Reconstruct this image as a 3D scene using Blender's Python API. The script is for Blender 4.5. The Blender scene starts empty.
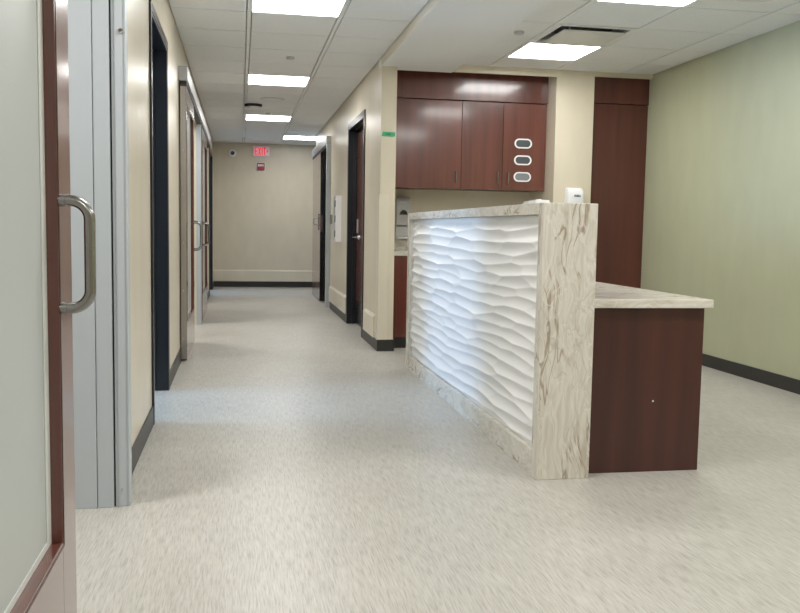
import bpy, bmesh, math, random
import numpy as np
from mathutils import Vector, Matrix
random.seed(7)
SC = bpy.context.scene
COL = SC.collection
H = 2.48            # ceiling height
XL, XR, XG = -0.455, 1.17, 3.67     # corridor walls, green wall
YF, YB = 15.6, -3.0                 # far corridor wall, wall behind
YC = 7.45                           # end of the corridor's right wall
YP = 7.6                            # front of pillar and header

# ------------------------------------------------------------------ materials
def mat(name, base=(.8, .8, .8), rough=.5, metal=0., spec=.5, coat=0., coat_r=.1, emit=None, estr=0., aniso=0.):
    m = bpy.data.materials.new(name); m.use_nodes = True
    b = m.node_tree.nodes['Principled BSDF']
    b.inputs['Base Color'].default_value = (*base, 1)
    b.inputs['Roughness'].default_value = rough
    b.inputs['Metallic'].default_value = metal
    b.inputs['Specular IOR Level'].default_value = spec
    b.inputs['Coat Weight'].default_value = coat
    b.inputs['Coat Roughness'].default_value = coat_r
    if emit:
        b.inputs['Emission Color'].default_value = (*emit, 1)
        b.inputs['Emission Strength'].default_value = estr
    return m
class NT:
    def __init__(s, m):
        s.m = m; s.t = m.node_tree; s.b = s.t.nodes['Principled BSDF']
    def n(s, kind, **kw):
        x = s.t.nodes.new(kind)
        for k, v in kw.items(): setattr(x, k, v)
        return x
    def l(s, a, b): s.t.links.new(a, b)
    def coords(s, scale, warp=None, rot=(0, 0, 0)):
        tc = s.n('ShaderNodeTexCoord'); mp = s.n('ShaderNodeMapping')
        mp.inputs['Scale'].default_value = scale; mp.inputs['Rotation'].default_value = rot
        if warp:
            wsc, amt = warp
            nz = s.n('ShaderNodeTexNoise'); nz.inputs['Scale'].default_value = wsc; nz.inputs['Detail'].default_value = 2.
            s.l(tc.outputs['Object'], nz.inputs['Vector'])
            sb = s.n('ShaderNodeVectorMath', operation='SUBTRACT'); sb.inputs[1].default_value = (.5, .5, .5)
            s.l(nz.outputs['Color'], sb.inputs[0])
            sc = s.n('ShaderNodeVectorMath', operation='SCALE'); sc.inputs['Scale'].default_value = amt
            s.l(sb.outputs[0], sc.inputs[0])
            ad = s.n('ShaderNodeVectorMath', operation='ADD')
            s.l(tc.outputs['Object'], ad.inputs[0]); s.l(sc.outputs[0], ad.inputs[1])
            s.l(ad.outputs[0], mp.inputs['Vector'])
        else:
            s.l(tc.outputs['Object'], mp.inputs['Vector'])
        return mp.outputs['Vector']
    def noise(s, vec, scale=1., detail=3., rough=.5, dist=0.):
        nz = s.n('ShaderNodeTexNoise')
        nz.inputs['Scale'].default_value = scale; nz.inputs['Detail'].default_value = detail
        nz.inputs['Roughness'].default_value = rough; nz.inputs['Distortion'].default_value = dist
        s.l(vec, nz.inputs['Vector']); return nz.outputs['Fac']
    def ramp(s, fac, stops):
        r = s.n('ShaderNodeValToRGB'); e = r.color_ramp.elements
        while len(e) < len(stops): e.new(.5)
        for i, (p, c) in enumerate(stops):
            e[i].position = p; e[i].color = (*c, 1) if len(c) == 3 else c
        s.l(fac, r.inputs['Fac']); return r.outputs['Color']
    def mix(s, fac, a, b, mode='MIX'):
        x = s.n('ShaderNodeMix', data_type='RGBA', blend_type=mode)
        if isinstance(fac, (int, float)): x.inputs[0].default_value = fac
        else: s.l(fac, x.inputs[0])
        for v, i in ((a, 6), (b, 7)):
            if isinstance(v, tuple): x.inputs[i].default_value = (*v, 1)
            else: s.l(v, x.inputs[i])
        return x.outputs[2]
    def bump(s, h, strength=.1, dist=.01):
        b = s.n('ShaderNodeBump'); b.inputs['Strength'].default_value = strength; b.inputs['Distance'].default_value = dist
        s.l(h, b.inputs['Height']); s.l(b.outputs['Normal'], s.b.inputs['Normal'])
    def color(s, c): s.l(c, s.b.inputs['Base Color'])

def paint(name, c, rough, streak=.0):
    m = mat(name, c, rough); t = NT(m)
    v = t.coords((3., 3., 1.2)); n1 = t.noise(v, 2.2, 4.)
    t.color(t.ramp(n1, [(.3, tuple(x*.965 for x in c)), (.7, tuple(min(1, x*1.03) for x in c))]))
    v2 = t.coords((60., 60., 22.)); t.bump(t.noise(v2, 4., 3.), .07, .004)
    return m
M = {}
M['wall'] = paint('beige_wall_paint', (.70, .635, .505), .32)
M['green'] = paint('sage_green_paint', (.485, .50, .345), .5)
M['guard'] = paint('beige_guard_enamel', (.735, .675, .55), .28)
M['soffit'] = mat('soffit_paint', (.85, .87, .885), .6)
M['tee'] = mat('ceiling_tee_white', (.88, .89, .90), .45)
m = M['tile'] = mat('ceiling_tile', (.7, .7, .68), .8); t = NT(m)
v = t.coords((1, 1, 1)); n = t.noise(v, 90., 4., .7)
t.color(t.ramp(n, [(.3, (.80, .82, .84)), (.6, (.87, .89, .905))])); t.bump(t.noise(v, 160., 2.), .2, .003)
# vinyl floor: fine streaks running along the corridor
m = M['floor'] = mat('vinyl_floor', (0.473, 0.449, 0.400), .36); t = NT(m)
a = t.noise(t.coords((215., 11., 1.), warp=(1.5, .04)), 1., 3., .6)
b = t.noise(t.coords((46., 5., 1.), warp=(2.5, .06)), 1., 4., .6)
c = t.noise(t.coords((1.4, 1.4, 1.)), 1.6, 5., .6)
base = t.ramp(a, [(.36, (0.258, 0.246, 0.216)), (.48, (0.456, 0.440, 0.396)), (.62, (0.572, 0.557, 0.514))])
base = t.mix(.36, base, t.ramp(b, [(.32, (0.361, 0.350, 0.314)), (.52, (0.481, 0.466, 0.427)), (.72, (0.576, 0.562, 0.522))]))
base = t.mix(.22, base, t.ramp(c, [(.3, (0.387, 0.371, 0.335)), (.7, (0.541, 0.526, 0.488))]))
t.color(base); t.bump(b, .05, .002)
rr = t.ramp(c, [(.3, (.30,)*3), (.7, (.44,)*3)]); t.l(rr, t.b.inputs['Roughness'])
# cherry laminate
def wood(name, k=1., rough=.26, scale=(1., 1., 1.), coat=.8):
    m = mat(name, (.1, .03, .02), rough, spec=.5); t = NT(m)
    f = t.noise(t.coords((70*scale[0], 70*scale[1], 2.2*scale[2])), 1., 5., .65)
    g = t.noise(t.coords((9*scale[0], 9*scale[1], .35*scale[2]), warp=(1.2, .05)), 1., 2., .5)
    c1 = t.ramp(f, [(.3, (.092*k, .0265*k, .0185*k)), (.7, (.125*k, .0375*k, .026*k))])
    c2 = t.ramp(g, [(.36, (.070*k, .0215*k, .0165*k)), (.64, (.165*k, .047*k, .031*k))])
    t.color(t.mix(.5, c1, c2)); t.bump(f, .02, .001)
    t.b.inputs['Coat Weight'].default_value = coat; t.b.inputs['Coat Roughness'].default_value = .11
    return m
M['wood'] = wood('cherry_laminate', 1.2)
M['wood_half_shaded'] = wood('half_shaded_cherry_laminate', .92, .36, coat=.2)  # same cherry laminate, weaker light put into its colour
M['wood_shaded'] = wood('shaded_cherry_laminate', .54, .40, coat=.15)  # same cherry laminate again, shade painted in as a much darker tone
# swirled solid surface
def marble(name, sc, rot=(0, 0, 0)):
    m = mat(name, (.68, .64, .56), .24); t = NT(m)
    w = (2.4, .20)
    k = lambda q: tuple(x*q for x in sc)
    n1 = t.noise(t.coords(sc, warp=w, rot=rot), 1., 4., .55, .7)
    n2 = t.noise(t.coords(k(1.2), warp=(2.0, .20), rot=rot), 1., 3.5, .55, .5)
    n3 = t.noise(t.coords(k(1.0), warp=(3.0, .26), rot=rot), 1., 3., .5, .9)
    base = t.ramp(n1, [(.28, (.50, .455, .385)), (.38, (.61, .575, .50)), (.45, (.69, .665, .60)), (.52, (.595, .56, .485)), (.59, (.70, .675, .615)), (.70, (.54, .50, .43))])
    vein = t.ramp(n2, [(.45, (0, 0, 0)), (.488, (.85,)*3), (.502, (.6,)*3), (.517, (0, 0, 0))])
    gate = t.ramp(t.noise(t.coords(k(.7), warp=(1.5, .2), rot=rot), 1., 2.), [(.51, (0, 0, 0)), (.58, (1, 1, 1))])
    c = t.mix(t.mix(1., vein, gate, 'MULTIPLY'), base, (.29, .21, .135))
    grey = t.ramp(n3, [(.555, (0, 0, 0)), (.575, (.5,)*3), (.595, (0, 0, 0))])
    c = t.mix(grey, c, (.43, .39, .325))
    wv = t.ramp(n3, [(.470, (0, 0, 0)), (.481, (.6,)*3), (.492, (0, 0, 0))])
    c = t.mix(wv, c, (.80, .785, .745))
    t.color(c); return m
M['marble_v'] = marble('swirled_marble_upright', (13., 13., 1.7), (0, math.radians(-15), 0))
M['marble_h'] = marble('swirled_marble_long', (10., 2.6, 10.), (math.radians(8), 0, 0))
M['marble_x'] = marble('swirled_marble_cross', (3.2, 9., 12.))
M['wave'] = mat('white_wave_panel', (.84, .84, .83), .35)
m = M['alu'] = mat('brushed_aluminium', (.47, .475, .485), .38, .7); t = NT(m)
t.bump(t.noise(t.coords((300., 300., 3.)), 1., 2.), .04, .001)
m = M['steel'] = mat('brushed_steel', (.42, .40, .375), .28, 1.); t = NT(m)
t.bump(t.noise(t.coords((250., 250., 4.)), 1., 2.), .05, .001)
M['nickel'] = mat('satin_nickel', (.33, .322, .312), .26, 1.)
M['white_metal'] = mat('pale_steel', (.62, .61, .59), .4, .4)
M['chrome'] = mat('chrome', (.75, .75, .75), .12, 1.)
M['grey_metal'] = mat('grey_painted_metal', (.49, .535, .57), .40)
M['black_frame'] = mat('black_gloss_paint', (.012, .014, .019), .30)
M['base'] = mat('black_rubber_base', (.030, .028, .026), .42)
m = M['frost'] = mat('frosted_glass', (.53, .56, .555), .42)
M['frost_reflection'] = mat('frosted_glass_reflection', (.78, .81, .79), .35)  # paler glass colour: a painted reflection along the pane's edge
M['white'] = mat('white_plastic', (.87, .88, .89), .35)
M['offwhite'] = mat('offwhite_enamel', (.74, .74, .71), .4)
M['grey_plastic'] = mat('grey_plastic', (.52, .52, .53), .38)
M['light_grey'] = mat('light_grey_plastic', (.58, .58, .59), .36)
M['black'] = mat('black_plastic', (.012, .012, .014), .25)
M['dark'] = mat('dark_recess', (.02, .02, .022), .6)
M['red'] = mat('red_plastic', (.35, .012, .02), .3)
M['blue_ink'] = mat('navy_ink', (.02, .03, .14), .4)
M['grey_ink'] = mat('grey_ink', (.2, .2, .21), .4)
M['pane'] = mat('grey_glass_pane', (.09, .10, .105), .12)
M['pane_light'] = mat('pale_grey_glass_pane', (.24, .255, .27), .15)
M['tape'] = mat('green_tape', (.055, .42, .20), .5)
M['ink'] = mat('black_ink', (.02, .03, .025), .6)
M['glow'] = mat('light_diffuser', (.9, .9, .9), .5, emit=(1., .99, .965), estr=18.)
M['exit_red'] = mat('exit_sign_red', (.6, .01, .03), .4, emit=(1., .03, .08), estr=.75)
M['window'] = mat('daylight_pane', (.8, .85, .9), .3, emit=(.75, .87, 1.), estr=1.5)
M['room'] = mat('side_room_paint', (.66, .64, .58), .6)
M['room_dark'] = mat('unlit_room_shade', (.10, .10, .10), .7)  # dark wall colour stands in for the room having no light

# ------------------------------------------------------------------ geometry helpers
def nb(): return bmesh.new()
def box(bm, x0, x1, y0, y1, z0, z1, bev=0., seg=2):
    r = bmesh.ops.create_cube(bm, size=1.)
    vs = r['verts']
    sx, sy, sz = abs(x1-x0), abs(y1-y0), abs(z1-z0)
    for v in vs:
        v.co = Vector(((x0+x1)/2+v.co.x*sx, (y0+y1)/2+v.co.y*sy, (z0+z1)/2+v.co.z*sz))
    if bev:
        es = list({e for v in vs for e in v.link_edges})
        bmesh.ops.bevel(bm, geom=es, offset=min(bev, sx*.45, sy*.45, sz*.45), segments=seg, profile=.6, affect='EDGES')
    return bm
def B(*a, **k): return box(nb(), *a, **k)
def ring(bm, c, r, axis, n=24, rx=None):
    out = []
    for i in range(n):
        a = 2*math.pi*i/n; p, q = r*math.cos(a), (rx or r)*math.sin(a)
        d = {'x': (0, p, q), 'y': (p, 0, q), 'z': (p, q, 0)}[axis]
        out.append(bm.verts.new((c[0]+d[0], c[1]+d[1], c[2]+d[2])))
    return out
def lathe(bm, c, axis, prof, n=28):
    """prof: (radius, offset along axis) pairs; closed at both ends."""
    ai = 'xyz'.index(axis); rings = []
    for r, o in prof:
        cc = list(c); cc[ai] += o; rings.append(ring(bm, cc, max(r, 1e-4), axis, n))
    for a, b in zip(rings, rings[1:]):
        for i in range(n): bm.faces.new((a[i], a[(i+1) % n], b[(i+1) % n], b[i]))
    bm.faces.new(rings[0]); bm.faces.new(rings[-1])
    bmesh.ops.recalc_face_normals(bm, faces=bm.faces[:]); return bm
def tube(bm, pts, r, n=14):
    pts = [Vector(p) for p in pts]; rings = []
    t0 = (pts[1]-pts[0]).normalized()
    u = t0.orthogonal().normalized()
    for i, p in enumerate(pts):
        t = ((pts[min(i+1, len(pts)-1)]-p).normalized()+(p-pts[max(i-1, 0)]).normalized()).normalized()
        u = (u-t*u.dot(t)).normalized(); w = t.cross(u)
        rings.append([bm.verts.new(p+r*(math.cos(2*math.pi*k/n)*u+math.sin(2*math.pi*k/n)*w)) for k in range(n)])
    for a, b in zip(rings, rings[1:]):
        for i in range(n): bm.faces.new((a[i], a[(i+1) % n], b[(i+1) % n], b[i]))
    bm.faces.new(rings[0]); bm.faces.new(rings[-1])
    bmesh.ops.recalc_face_normals(bm, faces=bm.faces[:]); return bm
def prism(bm, poly, axis, a0, a1):
    """poly in the plane across axis, extruded from a0 to a1."""
    def P(p, q, a): return {'x': (a, p, q), 'y': (p, a, q), 'z': (p, q, a)}[axis]
    A = [bm.verts.new(P(p, q, a0)) for p, q in poly]; C = [bm.verts.new(P(p, q, a1)) for p, q in poly]
    k = len(poly)
    for i in range(k): bm.faces.new((A[i], A[(i+1) % k], C[(i+1) % k], C[i]))
    bm.faces.new(A); bm.faces.new(C)
    bmesh.ops.recalc_face_normals(bm, faces=bm.faces[:]); return bm
def stadium(cx, cz, hw, hh, n=10):
    out = []
    for s, a0 in ((1, -90), (-1, 90)):
        for i in range(n+1):
            a = math.radians(a0+180*i/n); out.append((cx+s*(hw-hh)+hh*math.cos(a), cz+hh*math.sin(a)))
    return out
ORG = {}
def obj(name, bm, m, parent=None, smooth=False, org=None):
    me = bpy.data.meshes.new(name)
    o = bpy.data.objects.new(name, me); COL.objects.link(o)
    po = ORG[parent.name] if parent else Vector((0, 0, 0))
    if org is None:
        if parent: org = po
        else:
            cs = [v.co for v in bm.verts]
            org = Vector(((min(c.x for c in cs)+max(c.x for c in cs))/2, (min(c.y for c in cs)+max(c.y for c in cs))/2, min(c.z for c in cs)))
    org = Vector(org)
    for v in bm.verts: v.co -= org
    bm.to_mesh(me); bm.free()
    o.location = org-po
    if parent: o.parent = parent
    ORG[o.name] = org
    for x in (m if isinstance(m, list) else [m]): me.materials.append(M[x])
    if smooth:
        for p in me.polygons: p.use_smooth = True
        try: me.set_sharp_from_angle(angle=math.radians(35))
        except Exception: pass
    return o
def tag(o, label=None, cat=None, group=None, kind=None):
    if label: o['label'] = label
    if cat: o['category'] = cat
    if group: o['group'] = group
    if kind: o['kind'] = kind
    return o
def thing(name, loc, label, cat, group=None, kind=None):
    o = bpy.data.objects.new(name, None); o.empty_display_size = .1; COL.objects.link(o)
    o.location = loc; ORG[o.name] = Vector(loc)
    return tag(o, label, cat, group, kind)
def struct(name, bm, m, label, cat, **k):
    return tag(obj(name, bm, m, org=(0, 0, 0), **k), label, cat, kind='structure')
def dup(root, loc, label, group=None):
    r = root.copy(); COL.objects.link(r); r.location = loc; r['label'] = label
    if group: r['group'] = group
    for ch in list(root.children):
        c = ch.copy(); COL.objects.link(c); c.parent = r
        for g in list(ch.children):
            d = g.copy(); COL.objects.link(d); d.parent = c
    return r
def text(name, s, size, m, parent, loc, rot, ext=.0006, shear=0., sx=1., align='CENTER'):
    cu = bpy.data.curves.new(name, 'FONT'); cu.body = s; cu.size = size; cu.extrude = ext; cu.shear = shear
    cu.align_x = align; cu.align_y = 'CENTER'; cu.offset = size*.035
    cu.materials.append(M[m])
    o = bpy.data.objects.new(name, cu); COL.objects.link(o)
    o.parent = parent; o.location = Vector(loc)-ORG[parent.name]; o.rotation_euler = rot; o.scale = (sx, 1, 1)
    dg = bpy.context.evaluated_depsgraph_get(); dg.update()
    me = bpy.data.meshes.new_from_object(o.evaluated_get(dg)); q = bpy.data.objects.new(name, me); COL.objects.link(q)
    q.parent = parent; q.location = o.location; q.rotation_euler = rot; q.scale = (sx, 1, 1)
    if not me.materials: me.materials.append(M[m])
    bpy.data.objects.remove(o); return q

# ------------------------------------------------------------------ room shell
struct('floor', B(-4.2, 3.75, YB-.1, YF+.15, -.1, 0), 'floor', 'pale grey-beige vinyl floor with fine streaks along the corridor', 'floor')
# corridor wall on the sliding door side, with five openings
def wall_run(bm, x0, x1, y0, y1, holes, top=H+.06):
    y = y0
    for a, b, z in holes:
        box(bm, x0, x1, y, a, 0, top); box(bm, x0, x1, a, b, z, top); y = b
    box(bm, x0, x1, y, y1, 0, top)
bm = nb()
wall_run(bm, XL-.2, XL, YB, YF, [(1.2, 3.385, 2.12), (4.775, 5.745, 2.14), (8.05, 9.60, 2.12), (10.9, 12.25, 2.12), (13.55, 14.88, 2.19)])
struct('wall_left', bm, 'wall', 'beige corridor wall with the row of sliding glass doors', 'wall')
bm = nb()
wall_run(bm, XR, XR+.13, YC, 13.96, [(8.45, 9.66, 2.13), (11.66, 12.62, 2.13)])
struct('wall_right', bm, 'wall', 'beige corridor wall ending in a corner post beside the cabinets', 'wall')
struct('wall_far', B(-.8, 3.7, YF, YF+.12, 0, H+.06), 'wall', 'beige wall closing the corridor under the exit sign', 'wall')
struct('wall_green', B(XG, XG+.1, YB, 8.4, 0, H+.06), 'green', 'sage green wall beside the work area', 'wall')
struct('wall_back', B(XR+.13, 3.7, 8.25, 8.37, 0, H+.06), 'wall', 'beige wall behind the counter, under the cabinets', 'wall')
struct('wall_behind', B(-4.2, 3.77, YB-.1, YB, 0, H+.06), 'wall', 'beige wall behind the viewer', 'wall')
struct('wall_pillar', B(2.765, 3.12, YP, 8.25, 0, H), 'wall', 'beige wall pier between the wall cabinets and tall cherry panel', 'wall')
bm = nb()   # header over the cabinet recess, with a thin stepped edge
box(bm, 1.80, 2.765, YP, 7.625, 2.42, H); box(bm, 1.30, 1.80, 7.606, 7.625, 2.418, H); box(bm, 2.765, XG, YP+.003, 7.612, 2.44, H)
box(bm, 1.80, XG, YP-.012, YP-.0005, 2.455, H)
struct('trim_1', bm, 'wall', 'narrow beige header strip between ceiling and cherry cabinets', 'trim')
struct('soffit_beam', B(XR-.004, 1.805, YB, 7.604, 2.41, H+.05), 'soffit', 'smooth pale grey dropped soffit between corridor ceiling and work area ceiling', 'soffit')
bm = nb(); box(bm, XR-.0065, XR-.0042, YB, YC, 2.412, H)
struct('trim_2', bm, 'wall', 'beige side face of the dropped soffit along the corridor', 'trim')

# ceilings: lay-in tiles between tee bars
LIGHTS_C = [(.06, .67, 5.52, 6.13), (.06, .67, 8.57, 9.18), (.06, .67, 11.62, 12.23), (.67, 1.28, 14.06, 14.67)]
LIGHTS_R = [(2.15, 2.76, 6.55, 7.165), (2.15, 2.76, 4.70, 5.315)]
VENT = (2.15, 2.76, 5.93, 6.545)
def tiled(name, xs, ys, holes, label, wide=()):
    bm = nb(); g = .0055
    def inhole(cx, cy): return any(a < cx < b and c < cy < d for a, b, c, d in holes)
    for i in range(len(xs)-1):
        ga, gb = (.020 if xs[i] in wide else g), (.020 if xs[i+1] in wide else g)
        for j in range(len(ys)-1):
            cx, cy = (xs[i]+xs[i+1])/2, (ys[j]+ys[j+1])/2
            if not inhole(cx, cy): box(bm, xs[i]+ga, xs[i+1]-gb, ys[j]+g, ys[j+1]-g, H, H+.018)
    n0 = len(bm.faces)
    for x in xs:
        if x in wide: box(bm, x-.0125, x+.0125, ys[0], ys[-1], H-.003, H+.02)
    bm.faces.ensure_lookup_table()
    for f in bm.faces[n0:]: f.material_index = 1
    n1 = len(bm.faces); box(bm, xs[0], xs[-1], ys[0], ys[-1], H+.10, H+.13)   # slab above the tiles
    n2 = len(bm.faces)
    for x in xs:
        if x not in wide: box(bm, x-.012, x+.012, ys[0], ys[-1], H+.0185, H+.022)
    for y in ys: box(bm, xs[0], xs[-1], y-.012, y+.012, H+.0225, H+.026)
    bm.faces.ensure_lookup_table()
    for f in bm.faces[n2:]: f.material_index = 2
    return struct(name, bm, ['tile', 'tee', 'grey_plastic'], label, 'ceiling')
yc = [6.13+.61*k for k in range(-14, 16)]; yc = [YB]+[y for y in yc if y < YF-.1]+[YF]
tiled('ceiling', [XL, .06, .67, XR-.004], yc, LIGHTS_C, 'pale tiled ceiling with long tee bars over the corridor', (.06, .67))
yr = [5.315+.615*k for k in range(-13, 4)]; yr = [YB]+[y for y in yr if y < 7.5]+[YP]
tiled('ceiling_bay', [1.80, 2.15, 2.76, 3.37, XG], yr, LIGHTS_R+[VENT], 'pale tiled ceiling over the work area beside the green wall', (2.15, 2.76))
tiled('ceiling_alcove', [1.28, 1.89, 2.5], [13.96, 14.57, 15.18, YF], [], 'pale tiled ceiling at the widened end of the corridor')
bm = nb(); box(bm, XR-.004, 1.28, 13.96, 14.06, H, H+.02); box(bm, XR-.004, 1.28, 14.67, YF, H, H+.02)
struct('ceiling_strip', bm, 'tile', 'narrow ceiling strip beside the last corridor light', 'ceiling')
# side rooms behind the sliding doors (shell only)
bm = nb()
box(bm, -4.2, -4.1, YB, YF, 0, H+.1)
for y in (4.0, 6.5, 9.66, 12.9): box(bm, -4.1, XL-.2, y, y+.1, 0, H+.1)
box(bm, -4.1, XL-.2, YF, YF+.1, 0, H+.1)
struct('wall_rooms', bm, 'room', 'walls of the side rooms seen through the open doorways', 'wall')
struct('ceiling_rooms', B(-4.2, XL-.2, YB, YF+.1, H+.1, H+.2), 'room', 'ceiling of the side rooms', 'ceiling')
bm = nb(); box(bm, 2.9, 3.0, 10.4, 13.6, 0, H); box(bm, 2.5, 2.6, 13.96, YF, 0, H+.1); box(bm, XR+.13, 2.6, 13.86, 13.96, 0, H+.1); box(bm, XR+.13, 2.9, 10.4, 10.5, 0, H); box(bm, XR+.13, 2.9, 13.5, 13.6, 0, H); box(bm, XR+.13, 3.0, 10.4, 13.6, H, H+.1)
struct('wall_store', bm, 'room_dark', 'walls coloured dark to show the unlit room behind the wooden sliding door', 'wall')
for i, (y0, y1) in enumerate(((4.9, 5.75), (13.8, 14.7))):
    w = thing('window_%d' % (i+1), (-4.09, (y0+y1)/2, .9), 'daylit window in the side room behind the %s doorway' % ('first black', 'last black')[i], 'window', kind='structure')
    f = nb(); box(f, -4.1, -4.05, y0-.05, y0, .85, 2.2); box(f, -4.1, -4.05, y1, y1+.05, .85, 2.2); box(f, -4.1, -4.05, y0, y1, .85, .9); box(f, -4.1, -4.05, y0, y1, 2.15, 2.2)
    obj('window_frame', f, 'white', w); obj('pane', B(-4.09, -4.08, y0, y1, .9, 2.15), 'window', w)

# baseboards
def bb(name, segs, label):
    bm = nb()
    for s in segs: box(bm, *s)
    struct(name, bm, 'base', label, 'baseboard')
e = .009
bb('baseboard_left', [(XL, XL+e, a, b, 0, .1) for a, b in ((3.412, 4.73), (5.792, 8.05), (9.665, 10.9), (12.26, 13.49), (14.94, YF))]+[(XL, XL+e, YB, 1.19, 0, .1)], 'black rubber baseboard along the wall of sliding glass doors')
bb('baseboard_right', [(XR-e, XR, a, b, 0, .1) for a, b in ((YC-e, 8.395), (9.715, 11.54), (12.64, 13.96))]+[(XR, XR+.13, YC-e, YC, 0, .1), (XR+.13, XR+.13+e, YC-e, 7.63, 0, .1)], 'black rubber baseboard along the corridor wall and around its corner post')
bb('baseboard_far', [(XL, 2.5, YF-e, YF, 0, .105)], 'black rubber baseboard under the far corridor wall')
bb('baseboard_green', [(XG-e, XG, YB, 7.66, 0, .095)], 'black rubber baseboard along the sage green wall')
# bump guards: low boards painted like the wall
def guard(name, x0, x1, y0, y1, label, axis='y'):
    bm = nb()
    if axis == 'y': prism(bm, [(x1, .1), (x0, .1), (x0, .276), (x1-.003, .300), (x1, .300)], 'y', y0, y1)
    else: prism(bm, [(y1, .1), (y0, .1), (y0, .276), (y1-.003, .300), (y1, .300)], 'x', x0, x1)
    struct(name, bm, 'guard', label, 'wall guard')
guard('trim_3', XR-.022, XR, 9.72, 11.53, 'low beige bump guard board between black door and wooden sliding door')
guard('trim_4', XR-.022, XR, 7.60, 8.25, 'short low beige bump guard board beside the corner post')
guard('trim_5', XL, 2.5, YF-.024, YF, 'low beige bump guard board across the far wall', 'x')
bm = nb(); box(bm, XR-.012, XR-.0005, YC-.012, YC+.09, .1, 1.34); box(bm, XR-.012, XR+.075, YC-.013, YC-.0005, .1, 1.34, .003)
struct('trim_6', bm, 'guard', 'beige corner guard on the post at the corridor end', 'corner guard')

# ------------------------------------------------------------------ sliding doors
def slide_door(n, xw, s, leaf, header, lead, label, glass=True, post=None, zh=(.84, 1.08), edge=True, guardplate=True, zt=2.105, face='wood', st=.115, yo=.112):
    """xw wall plane, s direction into the corridor; leaf=(y0,y1); lead = +1 when the leading edge is at y1."""
    y0, y1 = leaf
    def u(a): return xw+s*a
    d = thing('door_%d' % n, (u(.03), (y0+y1)/2, 0), label, 'door', kind='structure')
    hd = nb(); box(hd, u(.0005), u(.065), header[0], header[1], 2.138, 2.245, .003)
    hh = obj('header_track', hd, 'alu', d)
    obj('track_gap', B(u(.006), u(.056), header[0]+.01, header[1]-.01, zt+.003, 2.1375), 'dark', d)
    f = nb(); u0, u1 = .008, .053
    if glass:
        zb = .315; zg = 1.965
        box(f, u(u0), u(u1), y0, y0+st, .012, zt, .002); box(f, u(u0), u(u1), y1-st, y1, .012, zt, .002)
        box(f, u(u0), u(u1), y0+st, y1-st, .012, zb, .002); box(f, u(u0), u(u1), y0+st, y1-st, zg, zt, .002)
    else:
        box(f, u(u0), u(u1), y0, y1, .012, zt, .003)
    lf = obj('leaf', f, face, d)
    if glass:
        obj('glass_panel', B(u(.012), u(.0255), y0+st-.001, y1-st+.001, zb-.001, zg+.001), 'frost', lf)
        g = nb(); a, b = y0+st, y1-st
        for (p, q, z0, z1) in ((a+.0005, a+.045, zb, zg), (b-.045, b-.0005, zb, zg), (a+.0455, b-.0455, zb+.0005, zb+.016), (a+.0455, b-.0455, zg-.016, zg-.0005)):
            box(g, u(.026), u(.028), p, q, z0, z1)
        obj('edge_reflection_strip', g, 'frost_reflection', lf)  # pale strips laid on the glass to imitate its edge reflection
        g = nb()
        for (p, q, z0, z1) in ((a-.012, a-.0075, zb-.01, zg+.01), (b+.0075, b+.012, zb-.01, zg+.01), (a-.0075, b+.0075, zb-.012, zb-.0075), (a-.0075, b+.0075, zg+.0075, zg+.012)):
            box(g, u(.0528), u(.0545), p, q, z0, z1)
        obj('stile_bead', g, 'wood_shaded', lf)
    if glass:
        yh = (y1-yo) if lead > 0 else y0+yo
        r = .0128; c = .042; z0, z1 = zh; ue = .053; um = .118
        pts = [(u(ue), yh, z1)]
        for k in range(9):
            a = math.radians(90*k/8); pts.append((u(um-c+c*math.sin(a)), yh, z1-c+c*math.cos(a)))
        for k in range(9):
            a = math.radians(90*k/8); pts.append((u(um-c+c*math.cos(a)), yh, z0+c-c*math.sin(a)))
        pts.append((u(ue), yh, z0))
        hb = nb(); tube(hb, pts, r, 18)
        for z in (z0, z1): lathe(hb, (u(ue), yh, z), 'x', [(.0145, 0), (.0145, s*.014)] if s > 0 else [(.0145, -.014), (.0145, 0)], 18)
        obj('pull_handle', hb, 'nickel', lf, smooth=True)
    if edge:
        ye = y0-.0025
        obj('edge_guard', B(u(.010), u(.051), ye, y0-.0002, .02, zt-.01), 'steel', lf)
        for z in (.18, .55, .92, 1.29, 1.62, 1.93):
            sc = nb(); lathe(sc, (u(.03), ye, z), 'y', [(.003, -.0025), (.0045, -.001), (.0045, 0)], 10); obj('screw', sc, 'chrome', lf, smooth=True)
    if post:
        p = nb(); box(p, u(.0005), u(.052), post, post+.06, 0, 2.137, .003)
        po = obj('frame_post', p, 'grey_metal', d)
        g = nb(); box(g, u(.010), u(.0115), post-.0015, post, .002, 2.13); box(g, u(.043), u(.0445), post-.0015, post, .002, 2.13)
        obj('post_groove', g, 'alu', po)
    return d, lf
# A: leaf filling the picture's edge; door stands part open
dA, lA = slide_door(1, XL, 1, (1.0, 2.25), (.9, 3.44), 1, 'frosted glass sliding door with cherry frame and steel pull handle, filling the picture edge', post=3.35, zh=(.857, 1.102), edge=False, st=.158, yo=.138)
j = nb(); box(j, -.66, -.519, 3.335, 3.385, 0, 2.12, .002); box(j, -.5175, -.4605, 3.339, 3.386, 0, 2.12, .002)
obj('door_jamb', j, 'grey_metal', dA); obj('jamb_gasket', B(-.460, -.4555, 3.358, 3.386, 0, 2.12), 'black', dA)
for x, z, r in ((-.421, 1.739, .010), (-.431, .066, .004)):
    sc = nb(); lathe(sc, (x, 3.35, z), 'y', [(r*.6, -.008), (r, -.004), (r, -.001)], 14); o = obj('screw', sc, 'chrome', dA, smooth=True)
obj('seal_strip', B(XL+.012, XL+.046, 2.2505, 2.262, .02, 2.09), 'black', lA)
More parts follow.
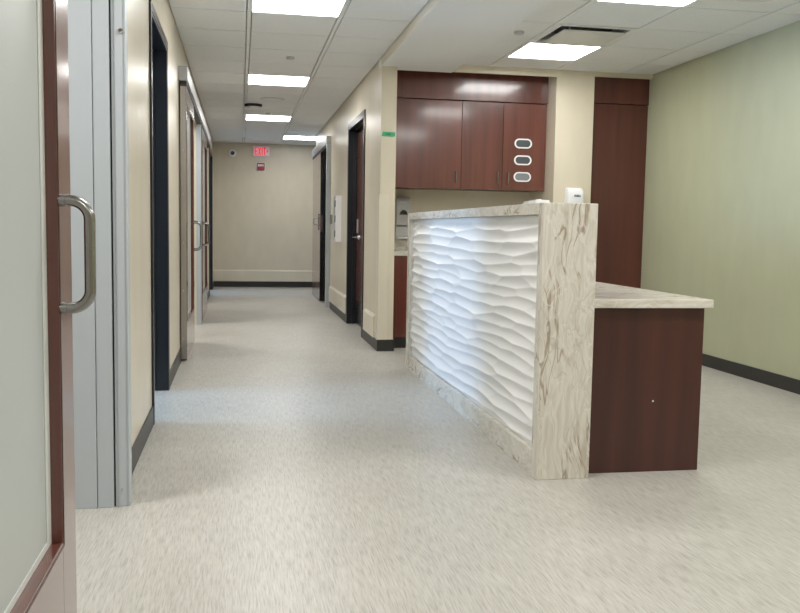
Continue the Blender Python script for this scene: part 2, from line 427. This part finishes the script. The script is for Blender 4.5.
for z in (1.30, 1.38, 1.46, 1.525):
    obj('gap_light_spot', B(XL+.030, XL+.0475, 2.2625, 2.268, z, z+(.03 if z > 1.45 else .012)), 'white', lA)  # white blocks stand for room light showing through the door gap
slide_door(2, XL, 1, (6.955, 8.12), (6.95, 9.70), 1, 'frosted glass sliding door with steel trailing edge beside the first black doorway', post=9.60)
slide_door(3, XL, 1, (9.80, 11.30), (9.71, 12.43), -1, 'frosted glass sliding door behind a grey frame post, the last of the row', edge=False)
dG, lG = slide_door(6, XR, -1, (12.55, 13.87), (11.60, 13.95), 1, 'plain cherry wooden sliding door standing open beside the white glove box holder', glass=False, edge=False, post=None)
p = nb(); box(p, XR-.06, XR-.0005, 11.60, 11.665, 0, 2.137, .003); po = obj('frame_post', p, 'grey_metal', dG)
obj('door_jamb', B(XR+.0005, XR+.13, 11.6605, 11.68, 0, 2.13), 'black_frame', dG)
obj('door_jamb', B(XR+.004, XR+.13, 12.60, 12.6195, 0, 2.13), 'black_frame', dG)
xf = XR-.053
obj('lock_plate', B(xf-.012, xf-.0005, 12.74, 12.82, 1.02, 1.25, .003), 'nickel', lG)
h = nb(); tube(h, [(xf-.012, 12.78, 1.19), (xf-.05, 12.78, 1.19), (xf-.066, 12.78, 1.185), (xf-.074, 12.78, 1.17), (xf-.074, 12.78, 1.11), (xf-.066, 12.78, 1.095), (xf-.05, 12.78, 1.09), (xf-.012, 12.78, 1.09)], .008, 10)
obj('pull_handle', h, 'chrome', lG, smooth=True)
obj('latch_plate', B(xf+.008, xf+.036, 12.546, 12.5498, 1.0, 1.22), 'nickel', lG)
obj('end_cap', B(xf+.001, xf+.044, 12.5465, 12.5498, .02, .99), 'black', lG); obj('end_cap', B(xf+.001, xf+.044, 12.5465, 12.5498, 1.23, 2.10), 'black', lG)

# black cased doorways and the closed wooden door
def cased(n, xw, s, y0, y1, zt, depth, label, cat='door'):
    def u(a): return xw+s*a
    d = thing('door_%d' % n, (xw, (y0+y1)/2, 0), label, cat, kind='structure')
    f = nb(); w = .045
    for a, b in ((y0, y0+w), (y1-w, y1)): box(f, u(.0005), u(.012), a, b, 0, zt, .002)
    box(f, u(.0005), u(.012), y0+w, y1-w, zt-w, zt, .002)
    k = nb()
    for a, b, o in ((y0+w, y0+w+.019, 0), (y1-w-.019, y1-w, 0)): box(k, u(.010), u(-depth), a, b, 0, zt-w)
    box(k, u(.010), u(-depth), y0+w+.019, y1-w-.019, zt-w-.02, zt-w)
    # stops
    sy0, sy1 = y0+w+.019, y1-w-.019
    q = nb()
    box(q, u(-depth*.35), u(-depth*.6), sy0, sy0+.014, 0, zt-w-.02); box(q, u(-depth*.35), u(-depth*.6), sy1-.014, sy1, 0, zt-w-.02)
    box(q, u(-depth*.35), u(-depth*.6), sy0+.014, sy1-.014, zt-w-.034, zt-w-.02)
    obj('door_casing', f, 'black_frame', d); obj('door_jamb', k, 'black_frame', d); obj('door_stop', q, 'black_frame', d)
    return d, (sy0, sy1)
cased(4, XL, 1, 4.73, 5.79, 2.185, .2, 'open doorway in a glossy black frame between the beige wall panels')
cased(5, XL, 1, 13.505, 14.925, 2.235, .2, 'black framed doorway at the corridor end beside the far wall')
dF, (fa, fb) = cased(7, XR, -1, 8.40, 9.71, 2.175, .13, 'cherry wooden door set deep in a glossy black frame with lever handle')
lf = obj('leaf', B(XR+.085, XR+.128, fa+.016, fb-.016, .012, 2.09), 'wood', dF)
obj('lower_dark_sheet', B(XR+.0835, XR+.0848, fa+.02, fb-.02, .02, .27), 'black', lf)  # thin black sheet across the foot of the leaf
obj('lock_plate', B(XR+.079, XR+.0845, 9.50, 9.56, 1.0, 1.15, .002), 'white_metal', lf)
h = nb(); lathe(h, (XR+.0845, 9.44, .955), 'x', [(.026, -.012), (.028, -.004), (.028, 0)], 20)
tube(h, [(XR+.07, 9.44, .955), (XR+.03, 9.44, .955), (XR+.018, 9.435, .955), (XR+.014, 9.42, .955), (XR+.014, 9.32, .955)], .0095, 12)
obj('lever_handle', h, 'chrome', lf, smooth=True)

# ------------------------------------------------------------------ ceiling fittings
def ceiling_light(b, label):
    x0, x1, y0, y1 = b; c = ((x0+x1)/2, (y0+y1)/2)
    t = thing('ceiling_light', (c[0], c[1], H-.004), label, 'ceiling light', 'recessed ceiling light panels')
    f = nb(); w = .012; i = .008
    a0, a1, b0, b1 = x0+i, x1-i, y0+i, y1-i
    box(f, a0, a0+w, b0, b1, H-.004, H+.03); box(f, a1-w, a1, b0, b1, H-.004, H+.03)
    box(f, a0+w, a1-w, b0, b0+w, H-.004, H+.03); box(f, a0+w, a1-w, b1-w, b1, H-.004, H+.03)
    obj('frame', f, 'tee', t)
    obj('diffuser', B(a0+w, a1-w, b0+w, b1-w, H+.004, H+.010), 'glow', t)
    obj('housing', B(a0+w, a1-w, b0+w, b1-w, H+.0102, H+.03), 'tee', t)
    return t
L0 = ceiling_light(LIGHTS_C[0], 'large lit ceiling panel over the corridor, cut by the top of the picture')
dup(L0, (.365, 8.875, H-.004), 'lit ceiling panel in the corridor between round sprinkler cap and dark-sided ceiling sensor')
dup(L0, (.365, 11.925, H-.004), 'lit ceiling panel in the corridor beyond the dark-sided ceiling sensor')
ceiling_light(LIGHTS_C[3], 'lit ceiling panel tight against the wall above the wooden sliding door')
dup(L0, (2.455, (6.55+7.165)/2, H-.004), 'lit ceiling panel between the square air vent and the cherry wall cabinets')
dup(L0, (2.455, (4.70+5.315)/2, H-.004), 'lit ceiling panel before the air vent, cut by the top of the picture')
# square plaque diffuser
x0, x1, y0, y1 = VENT
v = thing('air_vent', ((x0+x1)/2, (y0+y1)/2, H-.004), 'square white ceiling air vent with dark slots around a plain plaque', 'air vent')
f = nb(); i = .01; w = .038
box(f, x0+i, x0+i+w, y0+i, y1-i, H-.004, H+.012); box(f, x1-i-w, x1-i, y0+i, y1-i, H-.004, H+.012)
box(f, x0+i+w, x1-i-w, y0+i, y0+i+w, H-.004, H+.012); box(f, x0+i+w, x1-i-w, y1-i-w, y1-i, H-.004, H+.012)
obj('frame', f, 'white', v)
obj('throat', B(x0+.045, x1-.045, y0+.045, y1-.045, H+.062, H+.08), 'dark', v)
sd = nb()
for a in ((x0+.047, x0+.05, y0+.047, y1-.047), (x1-.05, x1-.047, y0+.047, y1-.047), (x0+.05, x1-.05, y0+.047, y0+.05), (x0+.05, x1-.05, y1-.05, y1-.047)): box(sd, *a, H+.012, H+.062)
obj('throat_side', sd, 'grey_plastic', v)
obj('plaque', B(x0+.075, x1-.075, y0+.075, y1-.075, H-.028, H-.018, .003), 'offwhite', v)
for px in (x0+.14, x1-.14):
    for py in (y0+.14, y1-.14): obj('hanger', B(px-.006, px+.006, py-.006, py+.006, H-.018, H+.062), 'alu', v)
def cap(x, y, r, label, nm='sprinkler_cap'):
    b = nb(); lathe(b, (x, y, H), 'z', [(r*.86, -.020), (r*.98, -.015), (r, 0)], 28)
    return tag(obj(nm, b, 'light_grey', smooth=True), label, 'sprinkler cap', 'flat sprinkler caps on the ceilings')
cap(.417, 7.64, .034, 'flat round sprinkler cap in the corridor ceiling before the second light panel')
cap(.346, 11.40, .034, 'small round sprinkler cap just before the third corridor light panel')
cap(1.972, 6.236, .036, 'flat round sprinkler cap between soffit and square air vent')
def speaker(x, y, label):
    t = thing('ceiling_speaker', (x, y, H-.008), label, 'ceiling speaker', 'round ceiling speakers')
    b = nb(); n = 40
    prof = [(.138, -.0002), (.136, -.006), (.126, -.008), (.120, -.006)]
    rings = [ring(b, (x, y, H+o), r, 'z', n) for r, o in prof]
    for p, q in zip(rings, rings[1:]):
        for k in range(n): b.faces.new((p[k], p[(k+1) % n], q[(k+1) % n], q[k]))
    bmesh.ops.recalc_face_normals(b, faces=b.faces[:])
    obj('rim', b, 'offwhite', t, smooth=True)
    b = nb(); lathe(b, (x, y, H), 'z', [(.1195, -.0055), (.1195, -.0003)], n); obj('grille', b, 'tile', t)
    return t
speaker(.355, 10.155, 'round white ceiling speaker beside the dark-sided sensor in the corridor')
speaker(3.055, 4.96, 'round white ceiling speaker cut by the top of the picture near the green wall')
t = thing('ceiling_sensor', (.150, 10.64, H-.055), 'ceiling device with dark sloping sides and white underside in the corridor', 'ceiling sensor')
b = nb()
o8 = lambda r, z: [b.verts.new((.150+r*math.cos(math.radians(22.5+45*k))*1.05, 10.64+r*math.sin(math.radians(22.5+45*k)), z)) for k in range(8)]
R = [o8(.095, H), o8(.108, H-.006), o8(.098, H-.034)]
for p, q in zip(R, R[1:]):
    for k in range(8): b.faces.new((p[k], p[(k+1) % 8], q[(k+1) % 8], q[k]))
b.faces.new(R[0]); b.faces.new(R[-1]); bmesh.ops.recalc_face_normals(b, faces=b.faces[:])
obj('housing', b, 'black', t)
b = nb(); lathe(b, (.150, 10.64, H-.034), 'z', [(.055, -.034), (.086, -.026), (.094, -.010), (.092, 0)], 28); obj('face_plate', b, 'white', t, smooth=True)

# ------------------------------------------------------------------ far wall: exit sign, strobe, camera
t = thing('exit_sign', (.355, YF, 2.26), 'lit white exit sign with red letters and arrow on the far wall', 'exit sign')
x0, x1, z0, z1 = .212, .500, 2.255, 2.435
obj('housing', B(x0, x1, YF-.05, YF-.0005, z0, z1, .012), 'white', t)
b = nb(); yl0, yl1 = YF-.053, YF-.0505; zb, zt = 2.277, 2.415; sw = .018
def bar(x, z, xx, zz): box(b, x, xx, yl0, yl1, z, zz)
x = .248
bar(x, zb, x+sw, zt); 
for z in (zb, (zb+zt)/2-.009, zt-.019): bar(x+sw, z, x+.046, z+.019)
x = .302
for sgn in (1, -1):
    xa, xb = (x, x+.036) if sgn > 0 else (x+.036, x)
    prism(b, [(xa, zb), (xa+sw, zb), (xb+sw, zt), (xb, zt)], 'y', yl0-.0002*(sgn > 0), yl1)
x = .365; bar(x, zb, x+sw, zt)
x = .392; bar(x+.015, zb, x+.034, zt-.0195); bar(x, zt-.019, x+.049, zt)
obj('lettering', b, 'exit_red', t)
b = nb(); prism(b, [(.452, 2.315), (.485, 2.346), (.452, 2.377)], 'y', yl0, yl1); obj('arrow', b, 'exit_red', t)
t = thing('fire_strobe', (.352, YF, 2.03), 'small red fire alarm strobe with white lens under the exit sign', 'fire alarm')
obj('housing', B(.288, .418, YF-.04, YF-.0005, 2.022, 2.15, .006), 'red', t)
b = nb(); prism(b, [(YF-.0402, 2.085), (YF-.0402, 2.125), (YF-.062, 2.117), (YF-.062, 2.093)], 'x', .300, .406); obj('strobe_lens', b, 'white', t)
obj('back_plate', B(.272, .430, YF-.006, YF, 2.012, 2.16), 'white', t)
t = thing('security_camera', (-.128, YF, 2.25), 'small white turret security camera with dark lens on the far wall', 'security camera')
b = nb(); lathe(b, (-.128, YF, 2.30), 'y', [(.048, -.075), (.062, -.065), (.068, -.03), (.068, 0)], 28); obj('housing', b, 'white', t, smooth=True)
b = nb(); lathe(b, (-.128, YF-.0755, 2.30), 'y', [(.012, -.02), (.028, -.012), (.034, 0)], 24); obj('lens', b, 'black', t, smooth=True)

# ------------------------------------------------------------------ right corridor wall: glove box holder, plate, tape
t = thing('glove_box_holder', (XR, 10.51, .89), 'white glove box holder with three dark slots on the corridor wall', 'glove box holder')
b = nb(); xa, xb, ya, yb, za, zb = 1.105, XR, 10.35, 10.68, .89, 1.43
box(b, xa, xb, ya, ya+.006, za, zb); box(b, xa, xb, yb-.006, yb, za, zb); box(b, xb-.006, xb, ya+.006, yb-.006, za, zb)
for k in range(4): z = za+(zb-za-.006)*k/3; box(b, xa, xb-.006, ya+.006, yb-.006, z, z+.006)
for k in range(3):
    z = za+.006+(zb-za-.006)*k/3; hgt = (zb-za-.006)/3-.006
    box(b, xa, xa+.005, ya+.006, ya+.055, z, z+hgt); box(b, xa, xa+.005, yb-.055, yb-.006, z, z+hgt)
obj('holder', b, 'white', t)
for k in range(3):
    z = za+.012+(zb-za-.006)*k/3
    g = obj('glove_box', B(xa+.012, xb-.008, ya+.012, yb-.012, z-.005, z+.155), 'white', t)
    obj('slot', B(xa+.0105, xa+.0118, ya+.08, yb-.08, z+.04, z+.12), 'dark', g)
tag(obj('wall_plate', B(XR-.022, XR-.0005, 11.36, 11.50, 1.10, 1.22, .004), 'nickel'), 'small grey wall plate beside the wooden sliding door frame', 'wall plate')
t = thing('painter_tape', (1.235, YC, 1.83), 'strip of green tape with scribbled writing on the corner post', 'tape')
b = nb(); y = YC-.0012
prism(b, [(1.176, 1.836), (1.184, 1.868), (1.290, 1.865), (1.292, 1.832), (1.266, 1.827), (1.183, 1.829)], 'y', y, YC); obj('strip', b, 'tape', t)
b = nb(); pts = [(1.206, .002), (1.214, .010), (1.217, .001), (1.222, .011), (1.226, .002), (1.232, .009), (1.236, .011), (1.233, .002), (1.241, .004), (1.246, .011), (1.251, .002)]
tube(b, [(px, y-.0010, 1.839+pz*1.5) for px, pz in pts], .0020, 6); obj('scribble', b, 'ink', t)
tag(obj('tape_scrap', B(XR-.0014, XR, 8.37, 8.392, 1.875, 1.90), 'tape'), 'tiny scrap of green tape on wall beside the black door frame', 'tape')
tag(obj('tape_scrap', B(XR-.0014, XR, 11.54, 11.575, 1.615, 1.645), 'tape'), 'tiny scrap of green tape beside the grey sliding door post', 'tape')

# ------------------------------------------------------------------ cabinets in the recess
YV = 7.83
def slab(nm, x0, x1, y0, y1, z0, z1, m, p, bev=.0015): return obj(nm, B(x0, x1, y0, y1, z0, z1, bev=bev), m, p)
tag(obj('valance_panel', B(1.303, 2.762, YV-.022, 8.249, 2.212, H-.001, bev=.002), 'wood'), 'long cherry valance panel above the wall cabinet doors', 'valance')
def handle(x, p, z0=1.475, z1=1.585):
    h = nb(); y = YV-.024
    tube(h, [(x, YV-.0005, z0+.012), (x, y, z0+.012)], .004, 8); tube(h, [(x, YV-.0005, z1-.012), (x, y, z1-.012)], .004, 8)
    tube(h, [(x, y, z0), (x, y, z1)], .0058, 10); obj('handle', h, 'nickel', p, smooth=True)
zt, zb = 2.207, 1.423
t = thing('wall_cabinet', (1.635, 8.0, zb), 'single door cherry wall cabinet beside the corner post, above the soap dispenser', 'cabinet', 'cherry wall cabinets')
slab('body', 1.303, 1.966, YV+.0205, 8.249, zb+.004, zt, 'wood_shaded', t)
d = slab('door', 1.305, 1.965, YV, YV+.02, zb, zt, 'wood', t); handle(1.920, d)
t = thing('wall_cabinet', (2.365, 8.0, zb), 'double door cherry wall cabinet with three oval windows in one door', 'cabinet', 'cherry wall cabinets')
slab('body', 1.967, 2.762, YV+.0205, 8.249, zb+.004, zt, 'wood_shaded', t)
d = slab('door', 1.969, 2.351, YV, YV+.02, zb, zt, 'wood', t); handle(2.308, d)
d = slab('door', 2.355, 2.760, YV, YV+.02, zb, zt, 'wood', t); handle(2.405, d)
for k, z in enumerate((1.848, 1.697, 1.546)):
    b = nb(); o = stadium(2.545, z, .083, .044); i_ = stadium(2.545, z, .070, .032)
    n = len(o)
    fo = [b.verts.new((p, YV-.007, q)) for p, q in o]; fi = [b.verts.new((p, YV-.007, q)) for p, q in i_]
    bo = [b.verts.new((p, YV-.0003, q)) for p, q in o]; bi = [b.verts.new((p, YV-.0003, q)) for p, q in i_]
    for a in range(n):
        c = (a+1) % n
        for q in ((fo[a], fo[c], fi[c], fi[a]), (fo[a], bo[a], bo[c], fo[c]), (fi[a], fi[c], bi[c], bi[a])): b.faces.new(q)
    bmesh.ops.recalc_face_normals(b, faces=b.faces[:])
    obj('oval_rim', b, 'white', d)
    b = nb(); prism(b, stadium(2.545, z, .0695, .0315), 'y', YV-.0025, YV-.0004); obj('oval_pane', b, 'pane_light' if k == 2 else 'pane', d)
t = thing('base_cabinet', (2.03, 7.95, 0), 'cherry base cabinet with black toe kick behind the corner post', 'cabinet')
slab('body', 1.312, 2.762, 7.64, 8.249, .09, .818, 'wood_shaded', t)
for k in range(3):
    a = 1.314+k*.4825; dd = slab('door', a, a+.479, 7.62, 7.6395, .095, .815, 'wood', t)
    h = nb(); tube(h, [(a+.42, 7.598, .66), (a+.42, 7.598, .77)], .0055, 10); tube(h, [(a+.42, 7.62, .67), (a+.42, 7.598, .67)], .004, 8); tube(h, [(a+.42, 7.62, .76), (a+.42, 7.598, .76)], .004, 8)
    obj('handle', h, 'nickel', dd, smooth=True)
obj('toe_kick', B(1.312, 2.762, 7.645, 7.66, 0, .089), 'base', t)
t = thing('countertop', (2.03, 7.9, .82), 'marble counter and backsplash on the base cabinet under the soap dispenser', 'countertop')
slab('slab', 1.303, 2.763, 7.602, 8.249, .8185, .856, 'marble_x', t, .003)
slab('backsplash', 1.303, 2.763, 8.229, 8.249, .8565, .956, 'marble_x', t, .002)
tag(obj('tall_panel', B(3.122, XG-.001, 7.66, 7.70, 0, 2.212, bev=.002), 'wood_half_shaded'), 'tall shade-toned cherry panel between the beige pier and green wall', 'panel')
tag(obj('valance_panel', B(3.122, XG-.001, 7.648, 7.70, 2.216, H-.003, bev=.002), 'wood_half_shaded'), 'shade-toned cherry top panel above the tall panel by the green wall', 'valance')

# dispensers
def rounded_body(bm, x0, x1, y0, y1, z0, z1, bev): box(bm, x0, x1, y0, y1, z0, z1, bev, 4)
t = thing('soap_dispenser', (1.507, 8.25, .93), 'grey wall soap dispenser with black window and drip shield above the marble counter', 'dispenser')
b = nb(); x0, x1, yb = 1.432, 1.572, 8.25
prism(b, [(yb, 1.352), (yb-.075, 1.350), (yb-.098, 1.325), (yb-.104, 1.22), (yb-.090, 1.085), (yb, 1.085)], 'x', x0, x1)
bmesh.ops.bevel(b, geom=b.edges[:], offset=.016, segments=3, profile=.5, affect='EDGES'); obj('cover', b, 'grey_plastic', t, smooth=True)
b = nb(); prism(b, [(1.463, 1.185), (1.544, 1.185), (1.534, 1.213), (1.514, 1.228), (1.493, 1.228), (1.474, 1.213)], 'y', yb-.1065, yb-.095); obj('refill_window', b, 'black', t)
b = nb(); rounded_body(b, x0+.006, x1-.006, yb-.055, yb, .982, 1.080, .012); rounded_body(b, x0+.010, x1-.010, yb-.098, yb, .957, .9815, .009); obj('drip_shield', b, 'light_grey', t, smooth=True)
text('lettering', 'PURELL', .021, 'white', t, (1.503, yb-.0990, 1.298), (math.radians(90), 0, 0), sx=1.1)
t = thing('sanitizer_dispenser', (2.945, YP, 1.19), 'white hand sanitizer dispenser with blue lettering on the beige pier', 'dispenser')
b = nb(); x0, x1, yb = 2.868, 3.022, YP
prism(b, [(yb, 1.448), (yb-.06, 1.442), (yb-.088, 1.415), (yb-.100, 1.36), (yb-.100, 1.25), (yb-.07, 1.18), (yb, 1.18)], 'x', x0, x1)
bmesh.ops.bevel(b, geom=b.edges[:], offset=.017, segments=4, profile=.5, affect='EDGES'); obj('cover', b, 'white', t, smooth=True)
text('lettering', 'PURELL', .026, 'blue_ink', t, (2.955, yb-.1005, 1.372), (math.radians(90), 0, 0), .0008, shear=.2, sx=.72)

# ------------------------------------------------------------------ reception desk
X0, X1, YA, YD = 1.234, 1.471, 3.495, 6.50
ZT = 1.170
t = thing('reception_desk', ((X0+X1)/2, 5.0, 0), 'raised reception desk front with white wave panel framed in swirled marble', 'reception desk')
obj('end_panel', B(X0, X1, YA, YA+.068, 0, ZT, bev=.003), 'marble_v', t)
obj('end_panel', B(X0, X1, YD-.075, YD, 0, ZT, bev=.003), 'marble_v', t)
obj('ledge_top', B(X0, X1, YA+.0685, YD-.0755, ZT-.048, ZT, bev=.003), 'marble_h', t)
obj('base_board', B(X0+.010, X0+.0440, YA+.0685, YD-.0755, 0, .1055, bev=.002), 'marble_h', t)
obj('core_wall', B(X0+.0445, X1-.012, YA+.0685, YD-.0755, 0, ZT-.0485), 'offwhite', t)
obj('back_panel', B(X1-.0115, X1-.001, YA+.0685, YD-.0755, 0, ZT-.0485), 'wood_shaded', t)
# carved wave panel: long shallow scoops meeting in ridges
def wave_panel():
    y0, y1, z0, z1 = YA+.069, YD-.076, .106, ZT-.049
    ny, nz = 480, 400
    Y = np.linspace(y0, y1, ny); Z = np.linspace(z0, z1, nz)
    YY, ZZ = np.meshgrid(Y, Z, indexing='ij')
    rng = np.random.default_rng(11)
    rowh, cell = .056, .52
    pts = []
    r = 0; z = z0-.06
    while z < z1+.1:
        yy = y0-.5+(r % 2)*cell*.5+rng.uniform(-.1, .1)
        while yy < y1+.5:
            pts.append((yy+rng.uniform(-.14, .14), z+rng.uniform(-.013, .013))); yy += cell*rng.uniform(.75, 1.3)
        z += rowh*rng.uniform(.9, 1.1); r += 1
    warp = .010*np.sin(YY*2.3+.8+ZZ*3)+.005*np.sin(YY*4.7+ZZ*7)
    best = np.full(YY.shape, 1e9); k = .103
    for py, pz in pts:
        d = ((YY-py)*k)**2+(ZZ+warp-pz)**2
        np.minimum(best, d, out=best)
    dz = np.sqrt(best)
    h = np.clip((dz/.028)**2, 0, 2.2)*.0090           # 0 in the scoop, high on the ridge
    edge = np.minimum.reduce([(ZZ-z0)/.012, (z1-ZZ)/.03, np.ones_like(ZZ)]); h = h*np.clip(edge, 0, 1)
    XX = X0+.036-h
    V = np.stack([XX, YY, ZZ], -1).reshape(-1, 3)
    i = np.arange(ny*nz).reshape(ny, nz)
    F = np.stack([i[:-1, :-1], i[:-1, 1:], i[1:, 1:], i[1:, :-1]], -1).reshape(-1, 4)
    nv = len(V)
    # back sheet and closing sides keep the panel solid
    cb = [(X0+.044, y0, z0), (X0+.044, y1, z0), (X0+.044, y1, z1), (X0+.044, y0, z1)]
    verts = V.tolist()+cb; faces = F.tolist()
    a, b_, c, d_ = nv, nv+1, nv+2, nv+3
    faces.append([a, b_, c, d_])
    faces.append(i[:, 0].tolist()+[b_, a]); faces.append(i[::-1, -1].tolist()+[d_, c])
    faces.append(i[::-1, 0].tolist()[:0]+i[0, ::-1].tolist()+[a, d_]); faces.append(i[-1, :].tolist()+[c, b_])
    o_ = ORG[t.name]
    verts = [(p[0]-o_.x, p[1]-o_.y, p[2]-o_.z) for p in verts]
    me = bpy.data.meshes.new('wave_panel'); me.from_pydata(verts, [], faces); me.update()
    me.materials.append(M['wave'])
    for p in me.polygons: p.use_smooth = len(p.vertices) == 4
    o = bpy.data.objects.new('wave_panel', me); COL.objects.link(o); o.parent = t
    o['label'] = 'white carved panel of long wavy scoops'
    return o
wave_panel()
# work surface and its cabinet on the staff side
tag(obj('worktop', B(X1+.0005, 2.038, 3.535, 6.42, .729, .766, bev=.003), 'marble_x'), 'low marble work surface behind the raised desk end', 'worktop')
t = thing('desk_cabinet', (1.75, 3.8, 0), 'shade-toned cherry end cabinet carrying the low marble work surface', 'cabinet')
obj('side_panel', B(X1+.001, 2.014, 3.567, 3.605, 0, .7285, bev=.0015), 'wood_shaded', t)
obj('body', B(X1+.004, 1.985, 3.6055, 4.10, .08, .7285), 'wood_shaded', t)
obj('plinth', B(X1+.004, 1.93, 3.6055, 4.10, 0, .0795), 'base', t)
for k in range(3):
    z = .09+k*.212; dr = obj('drawer', B(1.9855, 2.004, 3.615, 4.095, z, z+.206, bev=.0015), 'wood', t)
    h = nb(); tube(h, [(2.03, 3.78, z+.15), (2.03, 3.92, z+.15)], .005, 10); tube(h, [(2.004, 3.80, z+.15), (2.03, 3.80, z+.15)], .004, 8); tube(h, [(2.004, 3.90, z+.15), (2.03, 3.90, z+.15)], .004, 8)
    obj('handle', h, 'nickel', dr, smooth=True)
b = nb(); lathe(b, (1.788, 3.5668, .316), 'y', [(.003, -.0015), (.0042, 0)], 12); obj('screw_cap', b, 'white', t)
t = thing('desk_support', (1.75, 6.39, 0), 'cherry end support under the far end of the work surface', 'support')
obj('side_panel', B(X1+.001, 2.014, 6.375, 6.413, 0, .7285), 'wood_shaded', t)
# small white box lying on the ledge
t = thing('white_box', (1.36, 3.97, ZT), 'small white box with a grey end lying on top of the desk', 'box')
obj('carton', B(1.347, 1.414, 3.93, 4.03, ZT+.0003, ZT+.026, bev=.003), 'white', t)
obj('flap', B(1.372, 1.379, 3.945, 4.01, ZT+.0262, ZT+.031, bev=.002), 'white', t)
b = nb(); prism(b, [(1.314, ZT+.0003), (1.3465, ZT+.0003), (1.3465, ZT+.022), (1.324, ZT+.021), (1.316, ZT+.013)], 'y', 3.935, 4.025); obj('open_end', b, 'light_grey', t)

# ------------------------------------------------------------------ light
def area(name, loc, rot, sx, sy, power, color):
    d = bpy.data.lights.new(name, 'AREA'); d.shape = 'RECTANGLE'; d.size = sx; d.size_y = sy; d.energy = power; d.color = color
    o = bpy.data.objects.new(name, d); COL.objects.link(o); o.location = loc; o.rotation_euler = rot; return o
DAY = (.36, .60, 1.)
# daylight coming through the side-room windows
for y, p in ((5.26, 125), (14.25, 90)):
    o = area('window_daylight', (-4.03, y, 1.5), (0, math.radians(-90), 0), 1.2, .8, p, DAY)
# ceiling lights of the side rooms and of the bay behind the viewer
WARM = (1., .98, .95)
area('room_light', (-1.6, 2.6, H+.05), (0, 0, 0), .6, .6, 40, WARM)
area('room_light', (-1.5, 8.9, H+.05), (0, 0, 0), .6, .6, 34, WARM)
area('room_light', (-1.5, 11.6, H+.05), (0, 0, 0), .6, .6, 20, WARM)
for x, y in ((.365, 2.8), (.365, -.3), (2.455, 2.5), (2.455, -.1)):
    area('bay_light', (x, y, H-.01), (0, 0, 0), .55, .55, 20 if x < 1 else 27, WARM)
w = bpy.data.worlds.new('world'); SC.world = w; w.use_nodes = True
w.node_tree.nodes['Background'].inputs[0].default_value = (.9, .95, 1, 1); w.node_tree.nodes['Background'].inputs[1].default_value = .05

# ------------------------------------------------------------------ camera
cd = bpy.data.cameras.new('camera'); cam = bpy.data.objects.new('camera', cd); COL.objects.link(cam)
cd.sensor_width = 36; cd.sensor_fit = 'HORIZONTAL'; cd.lens = 39.687; cd.clip_start = .02; cd.clip_end = 60
r = Vector((0.9839150426597898, -0.17781796445278536, 0.01708684715364943))
d = Vector((0.0012211934671838114, -0.08895359710805448, -0.9960350226011401))
f = Vector((0.1786328567601714, 0.9800347080993641, -0.08730563215677549))
cam.matrix_world = Matrix(((r.x, -d.x, -f.x, 0), (r.y, -d.y, -f.y, 0), (r.z, -d.z, -f.z, 1.05), (0, 0, 0, 1)))
SC.camera = cam
vs = SC.view_settings
vs.view_transform = 'Standard'; vs.look = 'None'; vs.exposure = .08; vs.gamma = 1.; vs.use_curve_mapping = False
SC.cycles.max_bounces = 10; SC.cycles.diffuse_bounces = 6; SC.cycles.sample_clamp_indirect = 6
